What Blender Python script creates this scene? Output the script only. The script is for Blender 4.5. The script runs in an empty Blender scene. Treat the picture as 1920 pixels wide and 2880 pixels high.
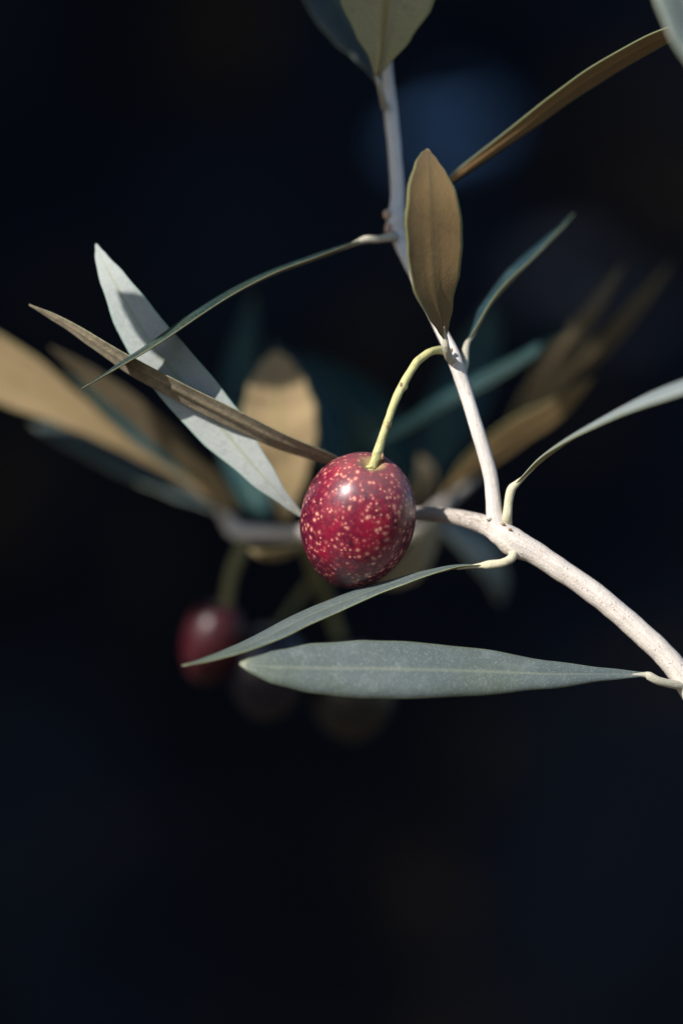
import bpy, bmesh, math, random
from mathutils import Vector, Matrix, noise

random.seed(7)
scene = bpy.context.scene
COL = scene.collection
H = 1.2            # height of the picture's centre above the ground datum, metres
DIST = 0.45        # camera to the olive, metres
PXMM = 17.78       # photograph pixels per millimetre at the olive

# ------------------------------------------------------------------ camera
cam_d = bpy.data.cameras.new('camera')
cam = bpy.data.objects.new('camera', cam_d)
COL.objects.link(cam)
cam.location = (0, -DIST, H)
cam.rotation_euler = (math.radians(90), 0, 0)
cam_d.sensor_fit = 'HORIZONTAL'
cam_d.sensor_width = 24.0
cam_d.lens = 24.0 * DIST * 1000 / (1920 / PXMM)
cam_d.clip_start = 0.01
cam_d.clip_end = 200
cam_d.dof.use_dof = True
cam_d.dof.focus_distance = DIST - 0.004
cam_d.dof.aperture_fstop = 4.5
scene.camera = cam

# ------------------------------------------------------------------ world and sun
SUN = Vector((-0.56, -0.64, 0.53)).normalized()      # from the olive towards the sun
elev = math.asin(SUN.z)
azim = math.atan2(SUN.x, SUN.y)                       # clockwise from +Y
world = bpy.data.worlds.new('World')
scene.world = world
world.use_nodes = True
wn = world.node_tree
bg = wn.nodes['Background']
sky = wn.nodes.new('ShaderNodeTexSky')
sky.sky_type = 'NISHITA'
sky.sun_disc = False
sky.sun_elevation = elev
sky.sun_rotation = azim
sky.ozone_density = 3.5
sky.dust_density = 0.5
bg.inputs[1].default_value = 0.085
wn.links.new(sky.outputs[0], bg.inputs[0])

sl = bpy.data.lights.new('sun', 'SUN')
sl.energy = 5.0
sl.angle = math.radians(0.53)
sl.color = (1.0, 0.95, 0.88)
so = bpy.data.objects.new('sun', sl)
COL.objects.link(so)
so.rotation_euler = SUN.to_track_quat('Z', 'Y').to_euler()
so.location = (0, 0, 3)

scene.view_settings.view_transform = 'Standard'
scene.view_settings.look = 'None'
scene.view_settings.exposure = 0.3
scene.view_settings.gamma = 1.0
scene.view_settings.use_curve_mapping = False
scene.render.engine = 'CYCLES'
scene.cycles.use_denoising = True
scene.cycles.max_bounces = 8
scene.cycles.sample_clamp_indirect = 4.0

# ------------------------------------------------------------------ helpers
def P(px, py, d=0.0):
    """point seen at photograph pixel (px, py), d millimetres behind the olive's plane"""
    s = (DIST * 1000 + d) / (DIST * 1000)
    return Vector(((px - 960) / PXMM * s * 1e-3, d * 1e-3, H + (1440 - py) / PXMM * s * 1e-3))

def catmull(pts, n):
    """resample a control polyline (tuples of floats) evenly with n points"""
    m = len(pts)
    dim = len(pts[0])
    if m == 2:
        dense = [tuple(pts[0][k] + (pts[1][k] - pts[0][k]) * i / 40 for k in range(dim)) for i in range(41)]
    else:
        dense = []
        for i in range(m - 1):
            p0 = pts[i - 1] if i else tuple(2 * a - b for a, b in zip(pts[0], pts[1]))
            p1, p2 = pts[i], pts[i + 1]
            p3 = pts[i + 2] if i + 2 < m else tuple(2 * a - b for a, b in zip(pts[-1], pts[-2]))
            for j in range(24):
                t = j / 24
                dense.append(tuple(0.5 * (2 * b + (c - a) * t + (2 * a - 5 * b + 4 * c - d) * t * t
                             + (3 * b - a - 3 * c + d) * t ** 3) for a, b, c, d in zip(p0, p1, p2, p3)))
        dense.append(tuple(pts[-1]))
    L = [0.0]
    for a, b in zip(dense, dense[1:]):
        L.append(L[-1] + math.sqrt(sum((a[k] - b[k]) ** 2 for k in range(3))))
    out, j = [], 0
    for i in range(n):
        s = L[-1] * i / (n - 1)
        while j < len(L) - 2 and L[j + 1] < s:
            j += 1
        f = (s - L[j]) / max(1e-12, L[j + 1] - L[j])
        out.append(tuple(a + (b - a) * min(1, max(0, f)) for a, b in zip(dense[j], dense[j + 1])))
    return out

def lerp_list(tab, t):
    for (a, va), (b, vb) in zip(tab, tab[1:]):
        if t <= b:
            f = (t - a) / (b - a)
            f = f * f * (3 - 2 * f) * 0.5 + f * 0.5
            return va + (vb - va) * f
    return tab[-1][1]

def link(o, parent=None):
    COL.objects.link(o)
    if parent:
        o.parent = parent
    return o

def origin_of(parent):
    v = Vector((0, 0, 0))
    while parent:
        v += parent.location
        parent = parent.parent
    return v

def mesh_obj(name, verts, faces, mats, parent=None, mat_idx=None, uvs=None, smooth=True):
    o0 = origin_of(parent)
    me = bpy.data.meshes.new(name)
    me.from_pydata([tuple(v - o0) for v in verts], [], faces)
    for m in mats:
        me.materials.append(m)
    if mat_idx:
        me.polygons.foreach_set('material_index', mat_idx)
    if smooth:
        me.polygons.foreach_set('use_smooth', [True] * len(me.polygons))
    if uvs:
        ul = me.uv_layers.new(name='uv')
        for li, l in enumerate(me.loops):
            ul.data[li].uv = uvs[l.vertex_index]
    me.update()
    return link(bpy.data.objects.new(name, me), parent)

def thing(name, label, cat, loc, group=None):
    o = bpy.data.objects.new(name, None)
    o.empty_display_size = 0.01
    o.location = loc
    o['label'] = label
    o['category'] = cat
    if group:
        o['group'] = group
    return link(o)

def tube(name, ctrl, mat, parent, seg=20, step=0.45, rough=0.05, nscale=600, seed=0, cap=True, knots=()):
    """ctrl: (px, py, depth_mm, radius_px) -> tapered round stem; knots: (t, angle_deg, size_mm, spread)"""
    pts = []
    for (px, py, d, r) in ctrl:
        v = P(px, py, d)
        pts.append((v.x, v.y, v.z, r / PXMM * 1e-3 * (1 + d / 450)))
    length = sum((Vector(a[:3]) - Vector(b[:3])).length for a, b in zip(pts, pts[1:]))
    n = max(8, min(260, int(length * 1000 / step)))
    rs = catmull(pts, n)
    verts, uvs, faces = [], [], []
    up = None
    off = Vector((seed * 3.1, seed * 1.7, seed * 2.3))
    for i, p in enumerate(rs):
        c = Vector(p[:3])
        a = Vector(rs[max(0, i - 1)][:3]); b = Vector(rs[min(n - 1, i + 1)][:3])
        T = (b - a).normalized()
        if up is None:
            up = Vector((0, -1, 0))
        up = (up - T * up.dot(T)).normalized()
        side = T.cross(up)
        for k in range(seg):
            th = 2 * math.pi * k / seg
            dirv = up * math.cos(th) + side * math.sin(th)
            r = p[3]
            q = c + dirv * r
            nz = noise.noise(q * nscale + off) * rough + noise.noise(q * nscale * 3.1 + off) * rough * 0.45
            r *= 1 + nz
            for (kt, ka, ks, sp) in knots:
                dt = (i / (n - 1) - kt) * length * 1000 / sp
                da = math.atan2(math.sin(th - math.radians(ka)), math.cos(th - math.radians(ka))) * p[3] * 1000 / sp
                r += ks * 1e-3 * math.exp(-(dt * dt + da * da))
            verts.append(c + dirv * r)
            uvs.append((i / (n - 1) * length * 1000, k / seg))
    for i in range(n - 1):
        for k in range(seg):
            k2 = (k + 1) % seg
            faces.append((i * seg + k, i * seg + k2, (i + 1) * seg + k2, (i + 1) * seg + k))
    if cap:
        faces.append(tuple(range(seg - 1, -1, -1)))
        faces.append(tuple((n - 1) * seg + k for k in range(seg)))
    o = mesh_obj(name, verts, faces, [mat], parent, uvs=uvs)
    return o

PROF = [(0, .11), (.05, .19), (.12, .40), (.25, .76), (.42, .98), (.52, 1), (.66, .92), (.8, .68), (.9, .41), (.96, .2), (1, .02)]

def leaf(parent, ctrl, hw, top, mats, prof=None, fold=0.05, curl=(0.12, 0.12), petiole=None, pmat=None,
         wave=0.12, seed=0, thick=0.34, nt=54, nu=14, rib=0.28, name='leaf', label=None, shift=0.0):
    """ctrl: (px, py, depth) from base to tip; hw: greatest half width in mm; top: one or more vectors
    (x right, y away, z up) that the upper face looks along, blended from base to tip"""
    prof = prof or PROF
    if isinstance(top[0], (int, float)):
        top = [top]
    pts = catmull([tuple(P(*c)) for c in ctrl], nt)
    rnd = Vector((seed * 7.3, seed * 2.9, seed * 5.1))
    ring = 2 * (nu + 1)
    verts, uvs = [], []
    for i, p in enumerate(pts):
        t = i / (nt - 1)
        c = Vector(p)
        T = (Vector(pts[min(nt - 1, i + 1)]) - Vector(pts[max(0, i - 1)])).normalized()
        f = t * (len(top) - 1)
        j = min(len(top) - 2, int(f)) if len(top) > 1 else 0
        nv = Vector(top[j]).normalized()
        if len(top) > 1:
            nv = nv.lerp(Vector(top[j + 1]).normalized(), f - j)
        N = (nv - T * nv.dot(T)).normalized()
        W = N.cross(T).normalized()
        w = lerp_list(prof, t) * hw
        row_t, row_b = [], []
        for k in range(nu + 1):
            u = -1 + 2 * k / nu
            u = math.copysign(abs(u) ** 0.85, u)
            cu = curl[0] if u < 0 else curl[1]
            wob = noise.noise(Vector((t * 5, u * 0.7, 0)) + rnd) * wave * (0.3 + abs(u))
            edge = 1 + 0.03 * noise.noise(Vector((t * 14, u * 3, 3)) + rnd)
            h = fold * abs(u) * w - cu * w * abs(u) ** 3 + wob
            lat = (u - math.copysign(min(0.35, cu * 0.35) * abs(u) ** 4, u)) * w * edge + shift * w * (1 - u * u)
            groove = math.exp(-(u * w / 0.32) ** 2)
            th = thick * (1 - 0.55 * abs(u) ** 3) * min(1, 0.35 + 6 * min(t, 1 - t))
            taper = min(1.0, (1 - t) * 1.6 + 0.1)
            row_t.append(c + W * lat * 1e-3 + N * (h + th * 0.5 - groove * 0.13 * taper) * 1e-3)
            row_b.append(c + W * lat * 1e-3 + N * (h - th * 0.5 - groove * rib * taper) * 1e-3)
        verts += row_t + row_b[::-1]
        for k in range(nu + 1):
            uvs.append((t, k / nu))
        for k in range(nu + 1):
            uvs.append((t, 1 - k / nu))
    faces, idx = [], []
    for i in range(nt - 1):
        for k in range(ring):
            k2 = (k + 1) % ring
            faces.append((i * ring + k2, i * ring + k, (i + 1) * ring + k, (i + 1) * ring + k2))
            idx.append(0 if k < nu else 1)
    faces.append(tuple(range(ring)))
    idx.append(1)
    faces.append(tuple((nt - 1) * ring + k for k in range(ring - 1, -1, -1)))
    idx.append(1)
    o = mesh_obj(name, verts, faces, list(mats), parent, mat_idx=idx, uvs=uvs)
    if label:
        o['label'] = label
    if petiole:
        petiole = list(petiole[:-1])
        for f, rr in ((0.0, 0.66), (0.04, 0.36), (0.08, 0.16)):
            i = int(f * (nt - 1))
            c = Vector(pts[i])
            T = (Vector(pts[min(nt - 1, i + 1)]) - Vector(pts[max(0, i - 1)])).normalized()
            nv = Vector(top[0]).normalized()
            N = (nv - T * nv.dot(T)).normalized()
            q = c - N * (0.15 + 4.0 * f) * 1e-3
            d = q.y * 1000
            k = (DIST * 1000 + d) / (DIST * 1000)
            petiole.append((q.x * 1e3 / k * PXMM + 960, 1440 - (q.z - H) * 1e3 / k * PXMM, d, petiole[1][3] * rr))
        tube('petiole', petiole, pmat, o, seg=14, step=0.35, rough=0.05, seed=seed + 11)
    return o

# ------------------------------------------------------------------ materials
def new_mat(name):
    m = bpy.data.materials.new(name)
    m.use_nodes = True
    nt = m.node_tree
    nt.nodes.clear()
    out = nt.nodes.new('ShaderNodeOutputMaterial')
    b = nt.nodes.new('ShaderNodeBsdfPrincipled')
    nt.links.new(b.outputs[0], out.inputs[0])
    return m, nt, b, out

class G:
    """small node-graph helper"""
    def __init__(s, nt):
        s.nt = nt
    def n(s, t, **kw):
        x = s.nt.nodes.new('ShaderNode' + t)
        for k, v in kw.items():
            setattr(x, k, v)
        return x
    def put(s, sock, v):
        if isinstance(v, bpy.types.NodeSocket):
            s.nt.links.new(v, sock)
        elif isinstance(v, (tuple, list)) and len(v) == 3 and sock.type == 'RGBA':
            sock.default_value = (*v, 1)
        else:
            sock.default_value = v
    def math(s, op, a, b=0.5, c=None, clamp=False):
        x = s.n('Math', operation=op, use_clamp=clamp)
        s.put(x.inputs[0], a); s.put(x.inputs[1], b)
        if c is not None:
            s.put(x.inputs[2], c)
        return x.outputs[0]
    def mix(s, f, a, b, mode='MIX'):
        x = s.n('Mix', data_type='RGBA', blend_type=mode)
        s.put(x.inputs[0], f); s.put(x.inputs[6], a); s.put(x.inputs[7], b)
        return x.outputs[2]
    def noise(s, vec, scale, detail=3, rough=0.55, dist=0.0):
        x = s.n('TexNoise')
        s.put(x.inputs['Vector'], vec)
        x.inputs['Scale'].default_value = scale
        x.inputs['Detail'].default_value = detail
        x.inputs['Roughness'].default_value = rough
        x.inputs['Distortion'].default_value = dist
        return x.outputs[0]
    def vor(s, vec, scale, rnd=1.0, feature='F1'):
        x = s.n('TexVoronoi', feature=feature)
        s.put(x.inputs['Vector'], vec)
        x.inputs['Scale'].default_value = scale
        x.inputs['Randomness'].default_value = rnd
        return x
    def ramp(s, fac, stops, interp='LINEAR'):
        x = s.n('ValToRGB')
        e = x.color_ramp.elements
        x.color_ramp.interpolation = interp
        while len(e) < len(stops):
            e.new(0.5)
        for el, (p, c) in zip(e, stops):
            el.position = p
            el.color = (*c, 1) if len(c) == 3 else c
        s.put(x.inputs[0], fac)
        return x.outputs[0]
    def step(s, v, lo, hi):
        x = s.n('MapRange', interpolation_type='SMOOTHSTEP')
        s.put(x.inputs[0], v); s.put(x.inputs[1], lo); s.put(x.inputs[2], hi)
        return x.outputs[0]
    def bump(s, height, strength, dist):
        x = s.n('Bump')
        x.inputs['Strength'].default_value = strength
        x.inputs['Distance'].default_value = dist
        s.put(x.inputs['Height'], height)
        return x.outputs[0]
    def coord(s, which='Object'):
        return s.n('TexCoord').outputs[which]
    def mapping(s, vec, scale=(1, 1, 1), loc=(0, 0, 0)):
        x = s.n('Mapping')
        s.put(x.inputs[0], vec)
        x.inputs['Location'].default_value = loc
        x.inputs['Scale'].default_value = scale
        return x.outputs[0]

def translucent(nt, b, out, col, fac):
    tr = nt.nodes.new('ShaderNodeBsdfTranslucent')
    tr.inputs[0].default_value = (*col, 1)
    mx = nt.nodes.new('ShaderNodeMixShader')
    mx.inputs[0].default_value = fac
    nt.links.new(b.outputs[0], mx.inputs[1])
    nt.links.new(tr.outputs[0], mx.inputs[2])
    nt.links.new(mx.outputs[0], out.inputs[0])

def leaf_top_mat(name, dark, mid, scale_col, amount=0.5, rough=0.42, spec=0.5):
    m, nt, b, out = new_mat(name)
    g = G(nt)
    co = g.coord()
    uv = g.coord('UV')
    rnd = g.n('ObjectInfo').outputs['Random']
    base = g.mix(g.noise(co, 220, 3), dark, mid)
    base = g.mix(g.step(g.noise(co, 60, 2), 0.45, 0.75), base, g.mix(0.35, base, (0.10, 0.12, 0.04)))
    sp = g.vor(co, 5200)
    dots = g.step(sp.outputs['Distance'], 0.52, 0.12)
    gate = g.step(g.noise(co, 2600, 2), 0.40, 0.68)
    dots = g.math('MULTIPLY', g.math('MULTIPLY', dots, gate), amount)
    base = g.mix(dots, base, scale_col)
    # midrib and pale margin
    v = g.n('SeparateXYZ')
    g.put(v.inputs[0], uv)
    off = g.math('ABSOLUTE', g.math('SUBTRACT', v.outputs[1], 0.5))
    rib = g.math('MULTIPLY', g.step(off, 0.035, 0.008), 0.38)
    base = g.mix(rib, base, (0.26, 0.28, 0.20))
    base = g.mix(g.math('MULTIPLY', g.step(g.noise(co, 340, 4, 0.6), 0.5, 0.78), 0.13), base, scale_col)
    margin = g.math('MULTIPLY', g.step(off, 0.465, 0.495), 0.4)
    base = g.mix(margin, base, (0.30, 0.36, 0.20))
    tip = g.math('MULTIPLY', g.step(v.outputs[0], 0.965, 0.995), 0.7)
    base = g.mix(g.math('MULTIPLY', tip, 0.7), base, (0.25, 0.26, 0.15))
    g.put(b.inputs['Base Color'], base)
    b.inputs['Roughness'].default_value = rough
    b.inputs['Specular IOR Level'].default_value = spec
    h = g.math('ADD', g.math('MULTIPLY', g.noise(co, 3800, 3), 0.6), g.math('MULTIPLY', dots, 0.5))
    h = g.math('ADD', h, g.math('MULTIPLY', g.noise(co, 500, 2), 1.2))
    g.put(b.inputs['Normal'], g.bump(h, 0.6, 0.00016))
    translucent(nt, b, out, (0.16, 0.26, 0.06), 0.10)
    return m

def leaf_under_mat(name, a, c, rib_col, spots=0.0, rough=0.7, trans=0.12, rim=None):
    m, nt, b, out = new_mat(name)
    g = G(nt)
    co = g.coord()
    uv = g.coord('UV')
    base = g.mix(g.noise(co, 160, 4), a, c)
    base = g.mix(g.math('MULTIPLY', g.step(g.noise(co, 420, 4, 0.65), 0.5, 0.75), 0.35), base, tuple(x * 0.55 for x in a))
    fine = g.noise(co, 3600, 3)
    base = g.mix(g.math('MULTIPLY', g.step(fine, 0.45, 0.7), 0.35), base, tuple(min(1, x * 1.35) for x in c))
    v = g.n('SeparateXYZ')
    g.put(v.inputs[0], uv)
    off = g.math('ABSOLUTE', g.math('SUBTRACT', v.outputs[1], 0.5))
    # faint side veins, slanting forward from the rib
    vein = g.n('TexWave', wave_type='BANDS', bands_direction='X')
    sh = g.n('CombineXYZ')
    g.put(sh.inputs[0], g.math('SUBTRACT', v.outputs[0], g.math('MULTIPLY', off, 0.45)))
    g.put(vein.inputs['Vector'], sh.outputs[0])
    vein.inputs['Scale'].default_value = 5.5
    vein.inputs['Distortion'].default_value = 1.2
    base = g.mix(g.math('MULTIPLY', g.step(vein.outputs[1], 0.75, 1.0), 0.10), base, tuple(x * 0.6 for x in a))
    rib = g.step(off, 0.04, 0.018)
    base = g.mix(g.math('MULTIPLY', rib, 0.65), base, rib_col)
    edge = g.math('MULTIPLY', g.step(off, 0.435 if rim else 0.445, 0.47), 0.85 if rim else 0.6)
    base = g.mix(edge, base, rim or (a[0] * 0.9, a[1] * 1.25, a[2] * 1.1))
    if spots:
        s1 = g.step(g.noise(co, 900, 4, 0.65), 0.47, 0.6)
        s2 = g.step(g.noise(co, 2400, 3, 0.6), 0.44, 0.62)
        base = g.mix(g.math('MULTIPLY', g.math('MAXIMUM', s1, g.math('MULTIPLY', s2, 0.7)), spots), base, (0.035, 0.026, 0.014))
    g.put(b.inputs['Base Color'], base)
    b.inputs['Roughness'].default_value = rough
    b.inputs['Specular IOR Level'].default_value = 0.3
    b.inputs['Sheen Weight'].default_value = 0.15
    h = g.math('ADD', g.math('MULTIPLY', fine, 0.7), g.math('MULTIPLY', g.noise(co, 500, 2), 1.0))
    g.put(b.inputs['Normal'], g.bump(h, 0.55, 0.00015))
    translucent(nt, b, out, (0.42, 0.34, 0.10), trans)
    return m

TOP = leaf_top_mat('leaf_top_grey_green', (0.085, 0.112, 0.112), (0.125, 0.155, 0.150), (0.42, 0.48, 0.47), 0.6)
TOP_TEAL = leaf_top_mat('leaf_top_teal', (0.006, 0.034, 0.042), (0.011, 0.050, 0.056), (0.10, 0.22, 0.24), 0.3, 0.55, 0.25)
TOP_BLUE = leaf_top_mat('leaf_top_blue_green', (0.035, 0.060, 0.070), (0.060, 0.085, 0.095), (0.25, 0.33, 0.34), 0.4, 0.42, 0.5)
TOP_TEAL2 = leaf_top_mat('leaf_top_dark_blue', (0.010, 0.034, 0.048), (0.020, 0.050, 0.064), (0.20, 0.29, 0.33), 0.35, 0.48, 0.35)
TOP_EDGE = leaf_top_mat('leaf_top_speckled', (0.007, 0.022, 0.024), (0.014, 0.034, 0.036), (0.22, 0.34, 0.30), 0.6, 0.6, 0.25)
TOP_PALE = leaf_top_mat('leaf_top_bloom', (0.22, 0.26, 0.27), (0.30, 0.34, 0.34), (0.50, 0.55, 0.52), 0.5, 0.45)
UND_SILVER = leaf_under_mat('leaf_underside_silver', (0.34, 0.375, 0.36), (0.43, 0.46, 0.44), (0.30, 0.35, 0.23))
UND_GOLD = leaf_under_mat('leaf_underside_golden', (0.33, 0.235, 0.120), (0.42, 0.305, 0.165), (0.30, 0.25, 0.10), trans=0.16)
UND_KHAKI = leaf_under_mat('leaf_underside_khaki', (0.30, 0.27, 0.13), (0.40, 0.35, 0.19), (0.26, 0.18, 0.05), trans=0.16)
UND_BROWN = leaf_under_mat('leaf_underside_brown', (0.195, 0.125, 0.050), (0.26, 0.172, 0.074), (0.14, 0.105, 0.045), trans=0.16, rim=(0.24, 0.25, 0.11))
UND_ORANGE = leaf_under_mat('leaf_underside_orange', (0.23, 0.135, 0.055), (0.30, 0.18, 0.075), (0.20, 0.13, 0.05), trans=0.2, rim=(0.16, 0.20, 0.10))
UND_DARK = leaf_under_mat('leaf_underside_dark', (0.12, 0.088, 0.048), (0.17, 0.128, 0.07), (0.11, 0.085, 0.04), trans=0.1)
UND_SPOT = leaf_under_mat('leaf_underside_spotted', (0.28, 0.225, 0.145), (0.38, 0.32, 0.22), (0.22, 0.17, 0.10), spots=0.38)

def bark_mat(name, a, c, crack, tint, old=None):
    m, nt, b, out = new_mat(name)
    g = G(nt)
    uv = g.coord('UV')
    co = g.coord()
    strip = g.noise(g.mapping(uv, (0.28, 34, 1)), 1.0, 4, 0.6, 0.6)
    base = g.mix(g.step(strip, 0.3, 0.7), a, c)
    crk = g.step(g.noise(g.mapping(uv, (0.8, 60, 1)), 1.0, 3, 0.6, 0.8), 0.60, 0.72)
    base = g.mix(g.math('MULTIPLY', crk, 0.42), base, crack)
    blot = g.step(g.noise(co, 420, 4, 0.6), 0.55, 0.72)
    base = g.mix(g.math('MULTIPLY', blot, 0.30), base, tint)
    if old:
        su = g.n('SeparateXYZ')
        g.put(su.inputs[0], uv)
        o_ = g.step(g.math('ADD', su.outputs[0], g.math('MULTIPLY', g.noise(co, 500, 3), 6.0)), old[0] + 3, old[1] + 3)
        o_ = g.math('MULTIPLY', o_, g.step(su.outputs[0], 84.0, 70.0))
        rag = g.step(g.noise(g.mapping(uv, (1.1, 46, 1)), 1.0, 5, 0.7, 1.0), 0.42, 0.62)
        base = g.mix(g.math('MULTIPLY', o_, g.math('MULTIPLY_ADD', rag, 0.58, 0.34)), base, (0.20, 0.165, 0.14))
    lt = g.vor(co, 1300)
    lent = g.math('MULTIPLY', g.step(lt.outputs['Distance'], 0.26, 0.10), g.step(lt.outputs['Color'], 0.62, 0.66))
    base = g.mix(g.math('MULTIPLY', lent, 0.55), base, (0.50, 0.31, 0.21))
    g.put(b.inputs['Base Color'], base)
    b.inputs['Roughness'].default_value = 0.72
    b.inputs['Specular IOR Level'].default_value = 0.3
    h = g.math('SUBTRACT', g.math('ADD', g.math('MULTIPLY', strip, 0.6), g.math('MULTIPLY', g.noise(co, 2800, 3), 0.8)), g.math('MULTIPLY', crk, 0.5))
    h = g.math('ADD', h, g.math('MULTIPLY', lent, 0.5))
    g.put(b.inputs['Normal'], g.bump(h, 0.65, 0.00018))
    return m

BARK = bark_mat('pale_bark', (0.60, 0.545, 0.50), (0.75, 0.70, 0.655), (0.38, 0.28, 0.22), (0.52, 0.40, 0.32))
BARK_MAIN = bark_mat('pale_bark_ageing', (0.64, 0.57, 0.505), (0.76, 0.70, 0.64), (0.38, 0.28, 0.215), (0.54, 0.40, 0.31), old=(45, 52))
BARK_OLD = bark_mat('grey_bark', (0.46, 0.42, 0.38), (0.66, 0.60, 0.54), (0.20, 0.15, 0.12), (0.40, 0.29, 0.21))
BARK_YOUNG = bark_mat('young_grey_bark', (0.66, 0.64, 0.61), (0.76, 0.74, 0.71), (0.36, 0.33, 0.29), (0.50, 0.44, 0.38))

def stalk_mat(name, a, c, brown, amt):
    m, nt, b, out = new_mat(name)
    g = G(nt)
    co = g.coord()
    uv = g.coord('UV')
    base = g.mix(g.noise(co, 380, 3), a, c)
    grain = g.noise(g.mapping(uv, (1.2, 26, 1)), 1.0, 3)
    base = g.mix(g.math('MULTIPLY', g.step(grain, 0.5, 0.75), 0.3), base, tuple(x * 0.62 for x in a))
    sc = g.step(g.noise(co, 520, 4, 0.62), 0.60, 0.68)
    base = g.mix(g.math('MULTIPLY', sc, amt), base, brown)
    g.put(b.inputs['Base Color'], base)
    b.inputs['Roughness'].default_value = 0.55
    h = g.math('ADD', g.noise(co, 2400, 3), g.math('MULTIPLY', grain, 0.6))
    g.put(b.inputs['Normal'], g.bump(h, 0.7, 0.0002))
    b.inputs['Subsurface Weight'].default_value = 0.08
    b.inputs['Subsurface Radius'].default_value = (0.0006, 0.0005, 0.0002)
    return m

STALK = stalk_mat('fruit_stalk_green', (0.42, 0.42, 0.15), (0.58, 0.56, 0.30), (0.30, 0.16, 0.07), 0.75)
STALK_DARK = stalk_mat('fruit_stalk_dark', (0.16, 0.15, 0.055), (0.22, 0.20, 0.085), (0.16, 0.09, 0.04), 0.5)
PETI = stalk_mat('petiole_cream', (0.55, 0.51, 0.33), (0.68, 0.63, 0.48), (0.42, 0.30, 0.16), 0.25)
PETI_GREY = stalk_mat('petiole_grey', (0.42, 0.40, 0.32), (0.52, 0.49, 0.38), (0.36, 0.28, 0.18), 0.25)
BUD = stalk_mat('bud_peach', (0.52, 0.33, 0.22), (0.62, 0.44, 0.32), (0.30, 0.16, 0.09), 0.3)
SCAR = stalk_mat('scar_brown', (0.24, 0.13, 0.07), (0.42, 0.26, 0.16), (0.12, 0.06, 0.03), 0.5)

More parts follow.
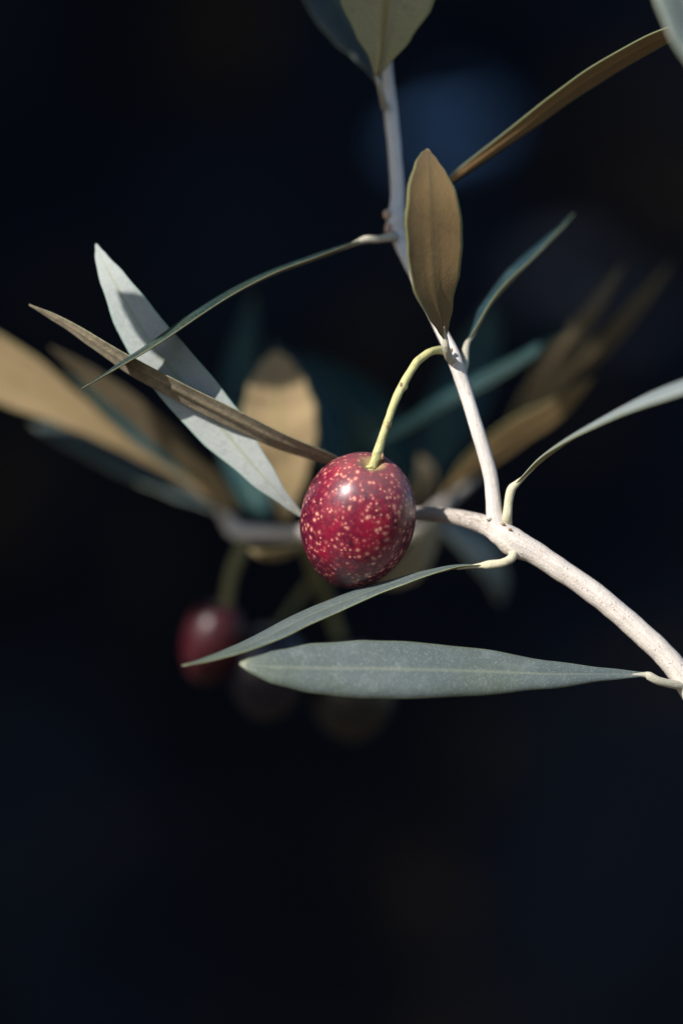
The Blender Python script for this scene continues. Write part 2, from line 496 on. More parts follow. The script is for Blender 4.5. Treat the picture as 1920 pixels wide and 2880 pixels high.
def olive_mat(name, red, deep, black, dot, dots=1.0, ripe=0.0):
    m, nt, b, out = new_mat(name)
    g = G(nt)
    co = g.coord()
    n1 = g.noise(co, 130, 4, 0.6, 0.3)
    n2 = g.noise(co, 460, 4, 0.65, 0.4)
    col = g.mix(g.step(n1, 0.36 + ripe, 0.66 + ripe), deep, red)
    col = g.mix(g.math('MULTIPLY', g.step(n2, 0.46, 0.70), 0.75), col, black)
    # the skin is coloured darker round the lower end and on both flanks (object z is the fruit's axis)
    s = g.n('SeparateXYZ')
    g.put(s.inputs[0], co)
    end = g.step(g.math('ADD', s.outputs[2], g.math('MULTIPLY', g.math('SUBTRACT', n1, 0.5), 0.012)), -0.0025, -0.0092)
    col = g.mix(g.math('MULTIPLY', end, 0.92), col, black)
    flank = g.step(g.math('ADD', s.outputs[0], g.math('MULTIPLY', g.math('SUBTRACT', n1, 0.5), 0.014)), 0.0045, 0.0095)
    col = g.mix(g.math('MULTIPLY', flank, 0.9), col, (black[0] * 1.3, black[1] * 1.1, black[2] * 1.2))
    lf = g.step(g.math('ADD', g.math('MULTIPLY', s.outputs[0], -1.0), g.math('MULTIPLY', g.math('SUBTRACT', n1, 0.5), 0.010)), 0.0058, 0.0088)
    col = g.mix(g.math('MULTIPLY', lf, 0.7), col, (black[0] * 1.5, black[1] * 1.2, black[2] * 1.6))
    top = g.step(g.math('ADD', s.outputs[2], g.math('MULTIPLY', g.math('SUBTRACT', n2, 0.5), 0.004)), 0.0080, 0.0104)
    col = g.mix(g.math('MULTIPLY', top, 0.45), col, (0.30, 0.14, 0.14))
    # lenticels: three sizes of pale dots, warped so that no two are alike
    wv = g.n('VectorMath', operation='ADD')
    nzv = g.n('TexNoise')
    g.put(nzv.inputs['Vector'], co)
    nzv.inputs['Scale'].default_value = 900
    sc = g.n('VectorMath', operation='SCALE')
    g.put(sc.inputs[0], nzv.outputs[1])
    sc.inputs['Scale'].default_value = 0.00045
    g.put(wv.inputs[0], co); g.put(wv.inputs[1], sc.outputs[0])
    wc = wv.outputs[0]
    def layer(scale, r0, r1, keep, loc):
        v = g.vor(g.mapping(wc, loc=loc), scale)
        c = g.n('SeparateColor')
        g.put(c.inputs[0], v.outputs['Color'])
        rad = g.math('MULTIPLY', g.math('MULTIPLY_ADD', c.outputs[1], r1 - r0, r0), g.math('MULTIPLY_ADD', g.step(s.outputs[0], -0.001, 0.006), 0.28, 1.0))
        d = g.step(g.math('DIVIDE', v.outputs['Distance'], rad), 1.0, 0.35)
        halo = g.step(g.math('DIVIDE', v.outputs['Distance'], rad), 1.9, 0.6)
        k = g.step(c.outputs[0], keep, keep + 0.04)
        k = g.math('MULTIPLY', k, g.math('MULTIPLY_ADD', c.outputs[2], 0.5, 0.5))
        return g.math('MULTIPLY', d, k), g.math('MULTIPLY', halo, k)
    d1, h1 = layer(820, 0.26, 0.36, 0.05, (0, 0, 0))
    d2, h2 = layer(1200, 0.22, 0.32, 0.30, (0.013, 0.027, 0.005))
    d3, h3 = layer(1900, 0.18, 0.28, 0.6, (0.03, 0.01, 0.02))
    d3 = g.math('MULTIPLY', d3, 0.5)
    halo = g.math('MAXIMUM', h1, h2)
    dd = g.math('MAXIMUM', g.math('MAXIMUM', d1, d2), d3)
    col = g.mix(g.math('MULTIPLY', halo, 0.55 * dots), col, (red[0] * 1.5 + 0.08, red[1] * 3 + 0.05, red[2] * 1.6 + 0.03))
    col = g.mix(g.math('MULTIPLY', dd, 0.85 * dots), col, dot)
    pit = g.step(s.outputs[2], 0.0, 1.0)
    # pale rim of the hollow where the stalk enters
    rr = g.math('SQRT', g.math('ADD', g.math('MULTIPLY', s.outputs[0], s.outputs[0]), g.math('MULTIPLY', s.outputs[1], s.outputs[1])))
    rim = g.math('MULTIPLY', g.step(g.math('ADD', rr, g.math('MULTIPLY', g.math('SUBTRACT', n2, 0.5), 0.0022)), 0.0027, 0.0011), g.step(s.outputs[2], 0.005, 0.007))
    col = g.mix(g.math('MULTIPLY', rim, 0.8), col, (0.40, 0.30, 0.15))
    # dust
    du = g.vor(co, 2600)
    dc = g.n('SeparateColor')
    g.put(dc.inputs[0], du.outputs['Color'])
    dust = g.math('MULTIPLY', g.step(du.outputs['Distance'], 0.20, 0.08), g.step(dc.outputs[0], 0.86, 0.88))
    col = g.mix(g.math('MULTIPLY', dust, 0.55), col, (0.75, 0.72, 0.72))
    g.put(b.inputs['Base Color'], col)
    bloom = g.step(g.noise(co, 300, 4), 0.4, 0.7)
    g.put(b.inputs['Roughness'], g.math('MULTIPLY_ADD', bloom, 0.10, 0.36))
    b.inputs['Specular IOR Level'].default_value = 0.42
    b.inputs['Coat Weight'].default_value = 0.46
    g.put(b.inputs['Coat Roughness'], g.math('MULTIPLY_ADD', g.noise(co, 1500, 3), 0.10, 0.22))
    b.inputs['Subsurface Weight'].default_value = 0.06
    b.inputs['Subsurface Radius'].default_value = (0.0012, 0.0003, 0.0003)
    h = g.math('ADD', g.math('MULTIPLY', g.noise(co, 1600, 3), 0.5), g.math('MULTIPLY', dd, 0.35))
    h = g.math('ADD', h, g.math('MULTIPLY', g.noise(co, 380, 3), 0.6))
    g.put(b.inputs['Normal'], g.bump(h, 0.35, 0.00010))
    g.put(b.inputs['Coat Normal'], g.bump(h, 0.25, 0.00008))
    return m

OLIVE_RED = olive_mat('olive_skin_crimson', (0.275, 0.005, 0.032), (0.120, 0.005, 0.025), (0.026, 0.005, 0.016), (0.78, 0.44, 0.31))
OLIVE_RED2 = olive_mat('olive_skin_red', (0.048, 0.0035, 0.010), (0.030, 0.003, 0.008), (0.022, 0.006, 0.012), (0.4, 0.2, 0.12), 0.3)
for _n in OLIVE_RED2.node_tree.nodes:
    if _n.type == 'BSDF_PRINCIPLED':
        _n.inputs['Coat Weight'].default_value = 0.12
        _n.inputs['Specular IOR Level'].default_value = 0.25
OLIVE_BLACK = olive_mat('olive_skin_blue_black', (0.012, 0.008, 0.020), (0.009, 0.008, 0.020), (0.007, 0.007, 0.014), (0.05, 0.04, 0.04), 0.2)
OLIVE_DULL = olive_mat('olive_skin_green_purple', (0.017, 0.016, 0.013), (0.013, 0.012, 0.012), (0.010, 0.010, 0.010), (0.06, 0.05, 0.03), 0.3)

# ------------------------------------------------------------------ dark background: a shaded earth bank
def bank_mat():
    m, nt, b, out = new_mat('shaded_bank_soil')
    g = G(nt)
    co = g.coord()
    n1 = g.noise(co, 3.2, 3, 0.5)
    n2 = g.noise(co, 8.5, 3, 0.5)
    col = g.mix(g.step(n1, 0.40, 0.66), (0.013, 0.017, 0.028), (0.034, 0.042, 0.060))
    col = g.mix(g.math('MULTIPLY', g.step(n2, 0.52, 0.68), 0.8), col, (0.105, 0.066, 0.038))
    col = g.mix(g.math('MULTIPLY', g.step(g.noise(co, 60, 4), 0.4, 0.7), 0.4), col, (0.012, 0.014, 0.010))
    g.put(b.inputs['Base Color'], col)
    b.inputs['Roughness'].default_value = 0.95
    b.inputs['Specular IOR Level'].default_value = 0.1
    g.put(b.inputs['Normal'], g.bump(g.noise(co, 40, 5), 0.8, 0.02))
    return m
BANK = bank_mat()
def build_bank():
    nx, nz = 90, 70
    verts, faces = [], []
    for j in range(nz + 1):
        for i in range(nx + 1):
            x = -1.6 + 3.2 * i / nx
            v = j / nz
            z = 0.2 + 2.2 * v
            y = 1.35 + 0.9 * v + 0.10 * noise.noise(Vector((x * 2.2, z * 2.2, 4))) + 0.05 * noise.noise(Vector((x * 6, z * 6, 9)))
            verts.append(Vector((x, y, z)))
    for j in range(nz):
        for i in range(nx):
            a = j * (nx + 1) + i
            faces.append((a, a + 1, a + nx + 2, a + nx + 1))
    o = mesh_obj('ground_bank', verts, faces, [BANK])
    o['kind'] = 'structure'
    o['label'] = 'dark shaded earth bank far behind the olive branch'
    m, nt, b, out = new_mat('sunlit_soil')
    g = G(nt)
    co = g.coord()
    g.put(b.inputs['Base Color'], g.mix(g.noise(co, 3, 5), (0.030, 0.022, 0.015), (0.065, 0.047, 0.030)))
    b.inputs['Roughness'].default_value = 0.95
    n = 40
    verts = [Vector((-4 + 8 * i / n, -4 + 5.35 * j / n, 0.2 + 0.03 * noise.noise(Vector((i * .5, j * .5, 1))))) for j in range(n + 1) for i in range(n + 1)]
    faces = [(j * (n + 1) + i, j * (n + 1) + i + 1, (j + 1) * (n + 1) + i + 1, (j + 1) * (n + 1) + i) for j in range(n) for i in range(n)]
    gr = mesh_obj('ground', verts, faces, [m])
    gr['kind'] = 'structure'
    gr['label'] = 'bare brown ground below the branch'
build_bank()

def bank_shade_leaves():
    """dense unseen leaves added overhead and to the left: they keep the sun off the bank"""
    m, nt, b, out = new_mat('added_shade_leaf')
    b.inputs['Base Color'].default_value = (0.03, 0.05, 0.025, 1)
    b.inputs['Roughness'].default_value = 0.6
    rng = random.Random(5)
    e1 = SUN.cross(Vector((0, 0, 1))).normalized()
    e2 = e1.cross(SUN).normalized()
    c = Vector((0, 1.75, H)) + SUN * 1.25
    verts, faces = [], []
    while len(faces) < 24000:
        a, q = rng.uniform(-1.25, 1.25), rng.uniform(-1.1, 1.1)
        if (a / 1.25) ** 2 + (q / 1.1) ** 2 > 1:
            continue
        p = c + e1 * a + e2 * q + SUN * rng.gauss(0, 0.10)
        rel = p - P(1290, 380, 1720)
        kk = DIST / (p.y + DIST)
        if abs(p.x * kk) < 0.085 and abs((p.z - H) * kk) < 0.115:      # keep clear of the view
            continue
        if (rel - SUN * rel.dot(SUN)).length < 0.060:      # gap cut here so sun reaches the blue stones
            continue
        ax = Vector((rng.gauss(0, 1), rng.gauss(0, 1), rng.gauss(0, 1))).normalized()
        nn = (SUN + Vector((rng.gauss(0, .5), rng.gauss(0, .5), rng.gauss(0, .5)))).normalized()
        ax = (ax - nn * ax.dot(nn)).normalized()
        sd = nn.cross(ax)
        L, W = rng.uniform(.04, .065), rng.uniform(.016, .024)
        k = len(verts)
        verts += [p - ax * L, p - sd * W + nn * .004, p + ax * L, p + sd * W + nn * .004]
        faces.append((k, k + 1, k + 2, k + 3))
    o = mesh_obj('added_shade_leaves', verts, faces, [m], smooth=False)  # unseen leaf mass added to keep the sun off the bank
    o['kind'] = 'stuff'
    o['label'] = 'dense dark leaves added out of view to shade the bank'
bank_shade_leaves()

def stones():
    m, nt, b, out = new_mat('blue_smudge_stone')  # stones put in to make a soft blue patch once blurred
    g = G(nt)
    co = g.coord()
    g.put(b.inputs['Base Color'], g.mix(g.noise(co, 30, 4), (0.015, 0.058, 0.160), (0.021, 0.078, 0.200)))
    b.inputs['Roughness'].default_value = 0.85
    g.put(b.inputs['Normal'], g.bump(g.noise(co, 60, 4), 0.6, 0.004))
    bm = bmesh.new()
    bmesh.ops.create_icosphere(bm, subdivisions=4, radius=1)
    for n, (px, py, d, rx, rz) in enumerate(((1270, 400, 1715, .026, .015), (1165, 425, 1690, .016, .010), (1385, 345, 1735, .017, .010), (1300, 285, 1760, .012, .008))):
        c = P(px, py, d)
        vs = []
        for v in bm.verts:
            q = v.co.copy()
            k = 1 + 0.22 * noise.noise(q * 1.3 + Vector((3 + n, 1, 7))) + 0.06 * noise.noise(q * 4)
            vs.append(c + Vector((q.x * rx, q.y * rx * 1.1, q.z * rz)) * k)
        o = mesh_obj('stone', vs, [tuple(v.index for v in f.verts) for f in bm.faces], [m])
        o['label'] = 'blurred stand-in blue stone put in to give the soft blue smudge beside the upper twig'
        o['category'] = 'stone'
        o['group'] = 'stand-in stones for the blue smudge'
    bm.free()
stones()

# ------------------------------------------------------------------ the branch in focus
main = thing('olive_branch', 'pale barked olive branch in focus, forking beside the speckled red olive', 'branch', P(1990, 2010, 0))
wood = tube('branch_wood', [(2010, 2060, 0, 35), (1955, 1960, 0, 34), (1900, 1880, 0, 33), (1852, 1827, 0, 32), (1732, 1718, 0, 31),
                            (1640, 1646, 0, 31), (1573, 1601, 0, 31), (1500, 1553, 0, 33), (1440, 1524, 0, 40), (1405, 1496, 0, 33),
                            (1355, 1474, 2, 27), (1304, 1459, 4, 23.5), (1243, 1449, 8, 21), (1169, 1446, 14, 20.5),
                            (1060, 1452, 26, 20), (950, 1475, 42, 19), (842, 1500, 58, 18), (750, 1500, 66, 19), (668, 1494, 68, 23), (640, 1462, 68, 19), (615, 1428, 66, 12)],
            BARK_MAIN, main, seg=32, step=0.4, rough=0.05, nscale=420, seed=1,
            knots=((0.345, 300, 0.35, 0.9), (0.36, 60, 0.3, 1.2)))
twig = tube('side_twig', [(1402, 1490, 0, 28), (1393, 1458, 0, 25), (1389, 1435, 0, 23), (1385, 1390, 0, 21), (1376, 1325, 0, 20.5),
                          (1341, 1206, 0, 19.5), (1303, 1084, 1, 19.5), (1283, 1025, 1, 20.5), (1268, 985, 2, 20), (1235, 920, 4, 16.5), (1185, 810, 7, 16.5),
                          (1138, 712, 10, 19), (1118, 655, 12, 24), (1111, 615, 12, 26), (1116, 575, 13, 21), (1116, 520, 14, 19.5),
                          (1107, 400, 15, 19), (1097, 300, 16, 19.5), (1090, 215, 17, 16), (1082, 120, 18, 15.5), (1072, -40, 19, 14), (1065, -260, 20, 12)],
            BARK, main, seg=24, step=0.4, rough=0.04, nscale=420, seed=2)
twig.data.materials.append(BARK_YOUNG)
for p in twig.data.polygons:
    if p.center.z + main.location.z > P(0, 760, 8).z:
        p.material_index = 1
# buds and leaf scars
def bud(name, parent, px, py, d, r, mat, sx=1.0, sz=1.0):
    bm = bmesh.new()
    bmesh.ops.create_icosphere(bm, subdivisions=3, radius=1)
    c = P(px, py, d)
    R = r / PXMM * 1e-3
    vs = []
    for v in bm.verts:
        q = v.co.copy()
        k = 1 + 0.18 * noise.noise(q * 1.9 + Vector((px, py, d)))
        vs.append(c + Vector((q.x * R * sx, q.y * R, q.z * R * sz)) * k)
    fs = [tuple(v.index for v in f.verts) for f in bm.faces]
    bm.free()
    return mesh_obj(name, vs, fs, [mat], parent)
bud('bud', twig, 1088, 602, 11, 14, BUD, 0.9, 1.1)
bud('bud', twig, 1090, 642, 11, 14, BUD, 0.7, 1.4)
bud('leaf_scar', twig, 1268, 985, -0.6, 6.5, SCAR, 0.8, 1.1)
bud('leaf_scar', wood, 1414, 1474, -1.65, 5, SCAR, 1.2, 0.7)
bud('leaf_scar', wood, 1433, 1489, -1.95, 4.5, SCAR, 1.1, 0.8)
bud('bud', wood, 1376, 1459, -1.0, 7, BARK_OLD, 1.5, 0.8)
bud('bud', wood, 1424, 1550, -0.5, 10, BUD, 0.9, 0.9)

GT = (TOP, UND_GOLD)
# A: khaki underside at the top of the picture
leaf(main, [(1060, 212, 9), (1073, 140, 8), (1085, 0, 8), (1098, -180, 10), (1105, -400, 13), (1108, -620, 18)], 9.6, (-0.05, 1, -0.18), (TOP, UND_KHAKI),
     prof=[(0, .05), (.04, .16), (.12, .48), (.22, .80), (.32, .97), (.42, 1), (.6, .88), (.8, .55), (.92, .26), (1, .02)], fold=-0.06, rib=0.75, curl=(.08, .08),
     petiole=[(1082, 300, 14, 11), (1074, 268, 11, 9), (1064, 230, 9, 8), (1060, 205, 9, 6)], pmat=PETI_GREY, seed=1)
# A2: teal leaf behind it
leaf(main, [(1060, 222, 20), (1020, 130, 24), (960, 20, 28), (900, -110, 34), (850, -260, 40)], 5.6, (0.25, -1, 0.1), (TOP_BLUE, UND_KHAKI), seed=2,
     petiole=[(1086, 270, 18, 9), (1075, 245, 19, 8), (1058, 216, 20, 7)], pmat=PETI_GREY)
# B: brown underside in front of the twig
leaf(main, [(1250, 950, -4), (1240, 900, -6), (1222, 800, -9), (1215, 680, -11), (1212, 560, -12), (1207, 480, -11), (1203, 418, -9)], 5.25, [(-0.42, 1, -0.1), (-0.5, 1, -.05), (-0.55, 1, .0)], (TOP, UND_BROWN),
     prof=[(0, .08), (.06, .22), (.16, .48), (.32, .84), (.48, .98), (.62, 1), (.76, .86), (.88, .56), (.95, .32), (1, .05)], fold=-0.04, curl=(.10, .06), rib=0.22,
     petiole=[(1270, 1012, 0.5, 14), (1262, 1003, -1.5, 12), (1254, 978, -3.5, 11), (1250, 940, -4, 8)], pmat=PETI_GREY, seed=3)
# C: long thin blade seen on edge, reaching left
leaf(main, [(1004, 678, 8), (880, 722, 6), (760, 766, 4), (650, 820, 2), (540, 889, 0), (430, 966, -2), (330, 1030, -3), (270, 1068, -3), (230, 1092, -3)], 3.8, [(-.2, -.11, 1), (-.2, -.11, 1), (-.2, -.12, 1)], (TOP_EDGE, UND_DARK),
     prof=[(0, .3), (.08, .55), (.2, .8), (.4, .95), (.6, 1), (.78, .9), (.9, .62), (.97, .3), (1, .06)], thick=0.5, fold=0.03, curl=(.1, .06), wave=0.03, rib=0.4, petiole=[(1108, 662, 10, 15), (1090, 667, 9, 12), (1060, 672, 9, 10.5), (1030, 672, 8.5, 11), (1000, 680, 8, 8)], pmat=PETI_GREY, seed=4)
# D: narrow golden underside reaching up right
leaf(main, [(1150, 590, 14), (1275, 498, 12), (1443, 375, 8), (1650, 224, 4), (1857, 105, 0), (1990, 60, -3), (2080, 35, -5)], 2.25, [(-.2, .56, .7), (-.2, .5, .7), (-.2, .5, .7)], (TOP_PALE, UND_ORANGE),
     prof=[(0, .1), (.1, .28), (.25, .55), (.45, .85), (.6, 1), (.75, .92), (.88, .6), (1, .04)], fold=0.08, curl=(.1, .1), wave=.05, thick=.5, seed=5,
     petiole=[(1120, 612, 13, 12), (1138, 600, 14, 10), (1158, 584, 14, 9)], pmat=PETI_GREY)
# F: pale silver underside on the left
leaf(main, [(860, 1460, 8), (800, 1405, 6.5), (735, 1335, 5.5), (625, 1205, 5), (515, 1078, 4.5), (415, 950, 4), (335, 815, 4), (290, 735, 5), (270, 685, 6)], 4.3, [(.30, 1, -.25), (.25, 1, -.25), (.2, 1, -.2)], (TOP, UND_SILVER),
     prof=[(0, .06), (.08, .22), (.2, .56), (.35, .92), (.48, 1), (.62, .98), (.76, .80), (.88, .50), (.95, .26), (1, .03)], fold=-0.05, curl=(.05, .05), rib=0.12, wave=.06, seed=6,
     petiole=[(930, 1480, 38, 10), (895, 1480, 22, 9), (868, 1467, 10, 8), (855, 1456, 8, 6)], pmat=PETI_GREY)
# G: brown spotted blade seen nearly on edge
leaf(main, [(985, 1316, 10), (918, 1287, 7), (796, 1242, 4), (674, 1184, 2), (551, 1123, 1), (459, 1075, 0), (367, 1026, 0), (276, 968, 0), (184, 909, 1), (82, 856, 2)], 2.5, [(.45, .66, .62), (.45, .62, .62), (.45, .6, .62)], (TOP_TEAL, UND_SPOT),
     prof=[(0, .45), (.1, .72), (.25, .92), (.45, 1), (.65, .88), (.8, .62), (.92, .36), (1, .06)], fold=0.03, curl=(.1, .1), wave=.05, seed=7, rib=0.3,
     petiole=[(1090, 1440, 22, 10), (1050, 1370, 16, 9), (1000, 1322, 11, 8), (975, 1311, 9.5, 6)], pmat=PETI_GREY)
# H: blade rising to the right edge
leaf(main, [(1452, 1357, -1), (1511, 1297, -4), (1572, 1250, -8), (1634, 1210, -12), (1725, 1160, -18), (1817, 1117, -24), (1920, 1082, -30), (2040, 1055, -36), (2170, 1050, -42)], 4.6, [(-.3, -.12, 1), (-.3, -.26, 1), (-.25, -.45, 1), (-.2, -.5, 1)], (TOP_PALE, UND_KHAKI),
     fold=0.04, curl=(.14, .14), wave=.04, seed=8, rib=0.45,
     petiole=[(1424, 1472, 0, 16), (1426, 1450, -1, 13.5), (1430, 1410, -1, 12.5), (1438, 1375, -1, 12.5), (1456, 1352, -1, 9)], pmat=PETI)
# I: blade under the olive
leaf(main, [(1352, 1588, -2), (1288, 1592, -2.5), (1215, 1609, -3), (1123, 1636, -3), (1031, 1668, -3), (939, 1704, -4), (847, 1743, -6), (755, 1790, -9), (664, 1829, -12), (572, 1858, -15), (512, 1872, -17)], 4.4,
     [(-.25, -.12, 1), (-.2, -.22, 1), (-.2, -.26, 1), (-.2, -.24, 1), (-.2, -.2, 1)], (TOP, UND_KHAKI), fold=0.14, curl=(.22, .10), wave=.09, seed=9,
     petiole=[(1444, 1552, -1, 14), (1438, 1570, -2, 12.5), (1412, 1583, -2.5, 12), (1375, 1588, -2.5, 12.5), (1338, 1590, -2, 8)], pmat=PETI)
# J: broad blade at the bottom
leaf(main, [(1815, 1897, -3), (1674, 1896, -5), (1536, 1896, -7), (1352, 1889, -9), (1178, 1884, -11), (1031, 1881, -12), (893, 1880, -13), (755, 1876, -14), (673, 1866, -14)], 4.95,
     [(0, -1, .55), (0, -1, .50), (0, -1, .42)], (TOP, UND_KHAKI), prof=[(0, .08), (.1, .22), (.25, .50), (.42, .82), (.58, .98), (.7, 1), (.82, .86), (.91, .60), (.97, .30), (1, .06)],
     fold=0.07, curl=(.10, .30), wave=.16, seed=10,
     petiole=[(1915, 1928, -1, 15), (1892, 1925, -2, 12.5), (1850, 1915, -3, 12), (1822, 1900, -3, 12), (1805, 1897, -3, 9)], pmat=PETI_GREY)
# K: teal blade rising right behind the twig
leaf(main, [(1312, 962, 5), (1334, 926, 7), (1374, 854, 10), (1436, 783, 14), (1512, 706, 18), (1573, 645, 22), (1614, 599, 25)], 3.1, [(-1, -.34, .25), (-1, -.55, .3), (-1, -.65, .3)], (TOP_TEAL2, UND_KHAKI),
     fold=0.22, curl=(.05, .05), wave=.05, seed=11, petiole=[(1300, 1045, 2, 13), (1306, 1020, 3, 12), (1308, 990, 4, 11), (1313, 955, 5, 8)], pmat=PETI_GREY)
# leaves on the branch's far end, out of focus behind
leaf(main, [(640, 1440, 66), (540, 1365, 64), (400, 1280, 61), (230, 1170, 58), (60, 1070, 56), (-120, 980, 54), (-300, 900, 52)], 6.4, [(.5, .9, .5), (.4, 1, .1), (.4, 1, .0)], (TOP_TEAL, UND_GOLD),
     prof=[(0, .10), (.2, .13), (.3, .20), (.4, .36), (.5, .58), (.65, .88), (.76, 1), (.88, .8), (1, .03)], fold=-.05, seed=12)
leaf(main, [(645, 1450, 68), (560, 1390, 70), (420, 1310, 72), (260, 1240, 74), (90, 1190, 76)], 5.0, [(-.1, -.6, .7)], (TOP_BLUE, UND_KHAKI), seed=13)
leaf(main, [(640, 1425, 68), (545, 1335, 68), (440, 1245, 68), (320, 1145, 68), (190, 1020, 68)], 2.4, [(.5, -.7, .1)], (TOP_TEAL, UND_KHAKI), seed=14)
leaf(main, [(668, 1440, 64), (560, 1325, 58), (400, 1170, 52), (260, 1060, 48), (140, 975, 44)], 2.6, [(.35, 1, .1), (.1, .8, .6)], (TOP_TEAL, UND_DARK), seed=15)  # darker underside colour stands in for the shade on this leaf
leaf(main, [(672, 1440, 63), (630, 1395, 60), (575, 1340, 57), (525, 1295, 55), (470, 1235, 54)], 2.4, [(.45, 1, .2), (.45, 1, .2)], (TOP_TEAL, UND_GOLD), seed=20)  # short golden leaf added for the sunlit end of the dark one
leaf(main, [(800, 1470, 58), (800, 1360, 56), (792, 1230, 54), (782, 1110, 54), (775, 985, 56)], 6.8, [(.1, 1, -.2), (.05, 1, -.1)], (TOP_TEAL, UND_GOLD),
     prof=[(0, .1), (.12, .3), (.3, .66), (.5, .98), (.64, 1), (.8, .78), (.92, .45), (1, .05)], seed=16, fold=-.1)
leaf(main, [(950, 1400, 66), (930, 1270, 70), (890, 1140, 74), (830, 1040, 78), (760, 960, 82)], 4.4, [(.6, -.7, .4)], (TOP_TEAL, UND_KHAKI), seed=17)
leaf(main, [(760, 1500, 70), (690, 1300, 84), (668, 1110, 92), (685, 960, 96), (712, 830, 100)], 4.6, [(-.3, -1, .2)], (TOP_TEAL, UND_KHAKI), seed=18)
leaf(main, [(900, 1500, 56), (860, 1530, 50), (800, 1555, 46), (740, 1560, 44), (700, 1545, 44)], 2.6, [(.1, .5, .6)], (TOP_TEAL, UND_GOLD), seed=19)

# ------------------------------------------------------------------ the olive fruits
def olive(name, label, centre, a, b, axis, mat, stalk, smat, seed=0, knots=(), group=None):
    """centre: (px,py,depth); a, b: half width and half length in mm; axis: towards the stalk"""
    c = P(*centre)
    t = thing(name, label, 'olive', c, group)
    ax = Vector(axis).normalized()
    # object z runs along the fruit's axis; object x stays to the right
    xx = (Vector((1, 0, 0)) - ax * ax.x).normalized()
    yy = ax.cross(xx)
    rot = Matrix((xx, yy, ax)).transposed()
    nth, nph = 72, 64
    verts, faces = [], []
    for i in range(nth + 1):
        th = math.pi * i / nth
        for k in range(nph):
            ph = 2 * math.pi * k / nph
            r = math.sin(th) ** 0.97 if 0 < i < nth else 0
            z = math.cos(th)
            lump = 1 + 0.012 * noise.noise(Vector((math.cos(ph) * r, math.sin(ph) * r, z)) * 1.6 + Vector((seed, 0, 0)))
            rr = a * r * lump * (1 + 0.045 * z) * (1 - (0.10 * z * z if z < 0 else 0))
            zz = b * z * lump
            if z > 0:
                zz -= 1.5 * math.exp(-(rr / 1.5) ** 2) + 0.35 * math.exp(-(rr / 3.4) ** 2)
            else:
                zz -= 0.25 * math.exp(-(rr / 1.2) ** 2)
            verts.append(Vector((rr * math.cos(ph), rr * math.sin(ph), zz)) * 1e-3)
    for i in range(nth):
        for k in range(nph):
            k2 = (k + 1) % nph
            faces.append((i * nph + k, (i + 1) * nph + k, (i + 1) * nph + k2, i * nph + k2))
    me = bpy.data.meshes.new('fruit_flesh')
    me.from_pydata([tuple(v) for v in verts], [], faces)
    bm = bmesh.new(); bm.from_mesh(me)
    bmesh.ops.remove_doubles(bm, verts=bm.verts, dist=1e-7)
    bm.to_mesh(me); bm.free()
    me.materials.append(mat)
    me.polygons.foreach_set('use_smooth', [True] * len(me.polygons))
    o = link(bpy.data.objects.new('fruit_flesh', me), t)
    o.rotation_mode = 'QUATERNION'
    o.rotation_quaternion = rot.to_quaternion()
    st = tube('fruit_stalk', stalk, smat, t, seg=18, step=0.3, rough=0.09, nscale=700, seed=seed, knots=knots)
    return t, st

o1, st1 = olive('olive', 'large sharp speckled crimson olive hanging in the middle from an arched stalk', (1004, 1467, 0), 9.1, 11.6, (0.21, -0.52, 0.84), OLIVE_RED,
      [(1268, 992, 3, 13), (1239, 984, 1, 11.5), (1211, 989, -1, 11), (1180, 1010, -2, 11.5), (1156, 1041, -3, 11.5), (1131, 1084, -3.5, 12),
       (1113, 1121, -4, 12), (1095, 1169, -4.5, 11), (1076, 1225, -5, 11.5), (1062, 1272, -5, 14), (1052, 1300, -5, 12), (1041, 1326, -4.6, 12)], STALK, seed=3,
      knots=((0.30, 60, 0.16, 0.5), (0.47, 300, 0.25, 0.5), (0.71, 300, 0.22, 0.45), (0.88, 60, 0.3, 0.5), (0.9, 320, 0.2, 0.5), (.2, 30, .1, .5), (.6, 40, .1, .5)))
bud('stalk_scar', st1, 1075, 1283, -5.2, 8, SCAR, 0.6, 1.3)
bud('calyx', st1, 1044, 1313, -4.9, 14, STALK, 1.1, 0.45)
bud('stalk_scar', st1, 1127, 1082, -4.0, 6.5, SCAR, 0.6, 1.2)
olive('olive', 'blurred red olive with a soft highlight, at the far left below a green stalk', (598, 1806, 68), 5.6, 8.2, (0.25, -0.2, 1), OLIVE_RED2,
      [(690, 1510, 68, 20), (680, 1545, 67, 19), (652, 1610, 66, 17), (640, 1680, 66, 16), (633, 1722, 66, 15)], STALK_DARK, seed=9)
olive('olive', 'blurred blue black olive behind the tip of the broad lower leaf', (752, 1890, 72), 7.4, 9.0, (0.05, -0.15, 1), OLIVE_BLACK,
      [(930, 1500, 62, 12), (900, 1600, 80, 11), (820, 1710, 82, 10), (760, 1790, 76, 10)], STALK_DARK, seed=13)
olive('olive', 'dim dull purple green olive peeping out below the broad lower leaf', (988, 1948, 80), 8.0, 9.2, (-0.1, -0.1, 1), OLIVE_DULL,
      [(842, 1502, 58, 16), (880, 1600, 66, 17), (908, 1655, 72, 17), (930, 1724, 78, 16), (955, 1800, 80, 14)], STALK_DARK, seed=17)

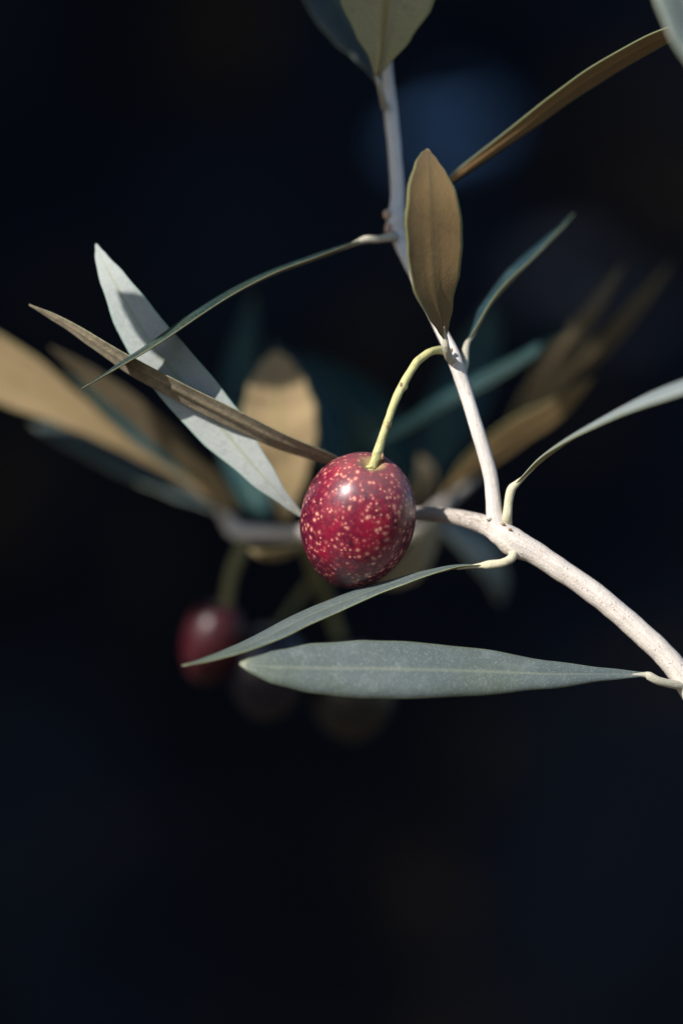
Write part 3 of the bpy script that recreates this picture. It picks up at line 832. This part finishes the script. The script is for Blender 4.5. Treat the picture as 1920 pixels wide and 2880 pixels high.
# ------------------------------------------------------------------ second branch, blurred, behind on the right
back = thing('olive_branch', 'blurred olive branch with narrow leaves behind and right of the red olive', 'branch', P(1120, 1560, 72))
tube('branch_wood', [(1020, 1600, 78, 16), (1120, 1520, 72, 16), (1200, 1455, 70, 15), (1300, 1370, 74, 13), (1400, 1270, 80, 11), (1500, 1160, 88, 9)], BARK_OLD, back, seed=21)
leaf(back, [(1000, 1262, 70), (1120, 1205, 64), (1260, 1120, 58), (1400, 1045, 54), (1520, 975, 50), (1622, 905, 46)], 1.8, [(-.4, -.7, .5)], (TOP_TEAL, UND_KHAKI), seed=31, fold=.12)
leaf(back, [(1240, 1400, 66), (1340, 1300, 60), (1450, 1215, 56), (1560, 1150, 52), (1672, 1060, 50)], 3.0, [(.0, .80, .60)], (TOP_TEAL, UND_BROWN), seed=32)
leaf(back, [(1400, 1270, 80), (1490, 1110, 72), (1580, 985, 68), (1672, 860, 66), (1758, 735, 66)], 2.1, [(-.5, .87, 0)], (TOP_TEAL, UND_DARK), seed=33)
leaf(back, [(1440, 1230, 84), (1560, 1090, 78), (1680, 980, 74), (1790, 860, 72), (1890, 735, 72)], 2.0, [(-.58, .8, 0)], (TOP_TEAL, UND_DARK), seed=34)
leaf(back, [(1240, 1440, 60), (1215, 1500, 56), (1180, 1560, 52), (1130, 1610, 50), (1060, 1650, 48)], 4.2, [(-.6, .7, .4)], GT, seed=35)
leaf(back, [(1210, 1462, 70), (1290, 1500, 74), (1360, 1560, 78), (1405, 1630, 82), (1410, 1700, 86)], 3.8, [(.2, -.8, .5)], (TOP, UND_KHAKI), seed=36)
leaf(back, [(1180, 1420, 82), (1090, 1290, 92), (1000, 1170, 100), (920, 1080, 108), (850, 1000, 116)], 7.0, [(-.2, -1, .4)], (TOP_TEAL, UND_KHAKI), seed=37)
leaf(back, [(1200, 1400, 84), (1230, 1250, 92), (1290, 1120, 100), (1350, 980, 106), (1380, 850, 112)], 5.5, [(.2, -1, .3)], (TOP_TEAL, UND_KHAKI), seed=38)
leaf(back, [(1150, 1480, 70), (1180, 1400, 66), (1200, 1330, 66), (1180, 1280, 68)], 2.8, [(-.6, .9, .3)], (TOP_TEAL, UND_DARK), seed=39)

# ------------------------------------------------------------------ near sprig: only one blurred leaf reaches into the upper right corner
near = thing('olive_branch', 'near sprig whose one blurred grey green leaf fills the upper right corner', 'branch', P(2350, 300, -60))
tube('branch_wood', [(2350, 300, -60, 22), (2200, -120, -50, 20), (2050, -560, -40, 16)], BARK_YOUNG, near, seed=41)
leaf(near, [(2120, 390, -44), (2040, 240, -42), (1960, 90, -40), (1900, -60, -38), (1840, -210, -37), (1790, -350, -36)], 5.2, [(.4, -1, .3)], (TOP, UND_KHAKI), seed=42, fold=.22, curl=(.2, .2),
     petiole=[(2270, 80, -54, 12), (2180, 300, -48, 11), (2118, 385, -44, 9)], pmat=PETI)

# ------------------------------------------------------------------ unseen sprig added out of view; its leaves are placed to shade twig and background
over = thing('olive_branch', 'unseen olive sprig added overhead to shade the upper twig and the background', 'branch', P(1000, 0, 0) + SUN * 0.16)
def project(v):
    """world point -> (px, py, depth) so that the same builders can be used"""
    d = v.y * 1000
    k = (DIST * 1000 + d) / (DIST * 1000)
    return (v.x * 1e3 / k * PXMM + 960, 1440 - (v.z - H) * 1e3 / k * PXMM, d)
def shade_leaf(a, b, t0, t1, hw, seed, prof=None):
    """leaf whose shadow runs from photograph point a (base) to b (tip)"""
    pts = []
    for i in range(5):
        f = i / 4
        v = P(*[a[k] + (b[k] - a[k]) * f for k in range(3)]) + SUN * (t0 + (t1 - t0) * f)
        pts.append(project(v))
    lf = leaf(over, pts, hw, tuple(SUN), (TOP, UND_SILVER), seed=seed, nt=30, prof=prof)
    b0 = P(*a) + SUN * t0
    hub = P(760, 600, 20) + SUN * 0.52
    path = [b0, b0 + SUN * 0.05, b0.lerp(hub, 0.55) + SUN * 0.06, hub]
    tube('petiole', [(*project(v), r) for v, r in zip(path, (7, 9, 12, 16))], PETI_GREY, lf, seg=10, step=2.0, seed=seed)  # thin link added to tie the shading leaf to one hub
stem_pts = [project(P(1280, 80, 10) + SUN * 0.13), project(P(1200, 200, 10) + SUN * 0.16), project(P(1150, 300, 10) + SUN * 0.20), project(P(1130, 250, 10) + SUN * 0.30)]
tube('branch_wood', [(*p, 30) for p in stem_pts], BARK_YOUNG, over, seed=51)
BLUNT = [(0, .1), (.1, .6), (.25, .95), (.5, 1), (.75, .9), (.9, .6), (1, .05)]
shade_leaf((1160, 800, 9), (1085, -260, 16), 0.16, 0.14, 7.5, 61, BLUNT)
shade_leaf((1230, 330, 8), (1180, -420, 10), 0.15, 0.13, 7.0, 62, BLUNT)
shade_leaf((1020, 260, 12), (960, -420, 16), 0.15, 0.13, 7.0, 63, BLUNT)
shade_leaf((960, 290, 26), (800, -300, 30), 0.16, 0.14, 8.0, 64, BLUNT)
shade_leaf((590, 1045, 5), (330, 822, 4), 0.085, 0.085, 3.9, 65, [(0, .4), (.2, .8), (.4, 1), (.6, .85), (.8, .5), (1, .02)])
shade_leaf((640, 1045, 55), (905, 1045, 55), 0.16, 0.15, 3.4, 66, BLUNT)
shade_leaf((420, 1930, 60), (820, 1905, 60), 0.17, 0.15, 5.4, 67, BLUNT)
shade_leaf((695, 1600, 62), (655, 1920, 60), 0.17, 0.15, 2.9, 73, BLUNT)
shade_leaf((960, 1480, 80), (735, 1900, 78), 0.19, 0.18, 5.0, 74, BLUNT)
shade_leaf((940, 1540, 72), (990, 2140, 78), 0.19, 0.17, 8.0, 68, BLUNT)
shade_leaf((1180, 1420, 84), (800, 940, 118), 0.22, 0.20, 9.0, 70, BLUNT)
shade_leaf((1200, 1420, 86), (1390, 800, 112), 0.22, 0.20, 8.0, 71, BLUNT)
shade_leaf((680, 1200, 92), (720, 780, 100), 0.22, 0.20, 7.0, 72, BLUNT)
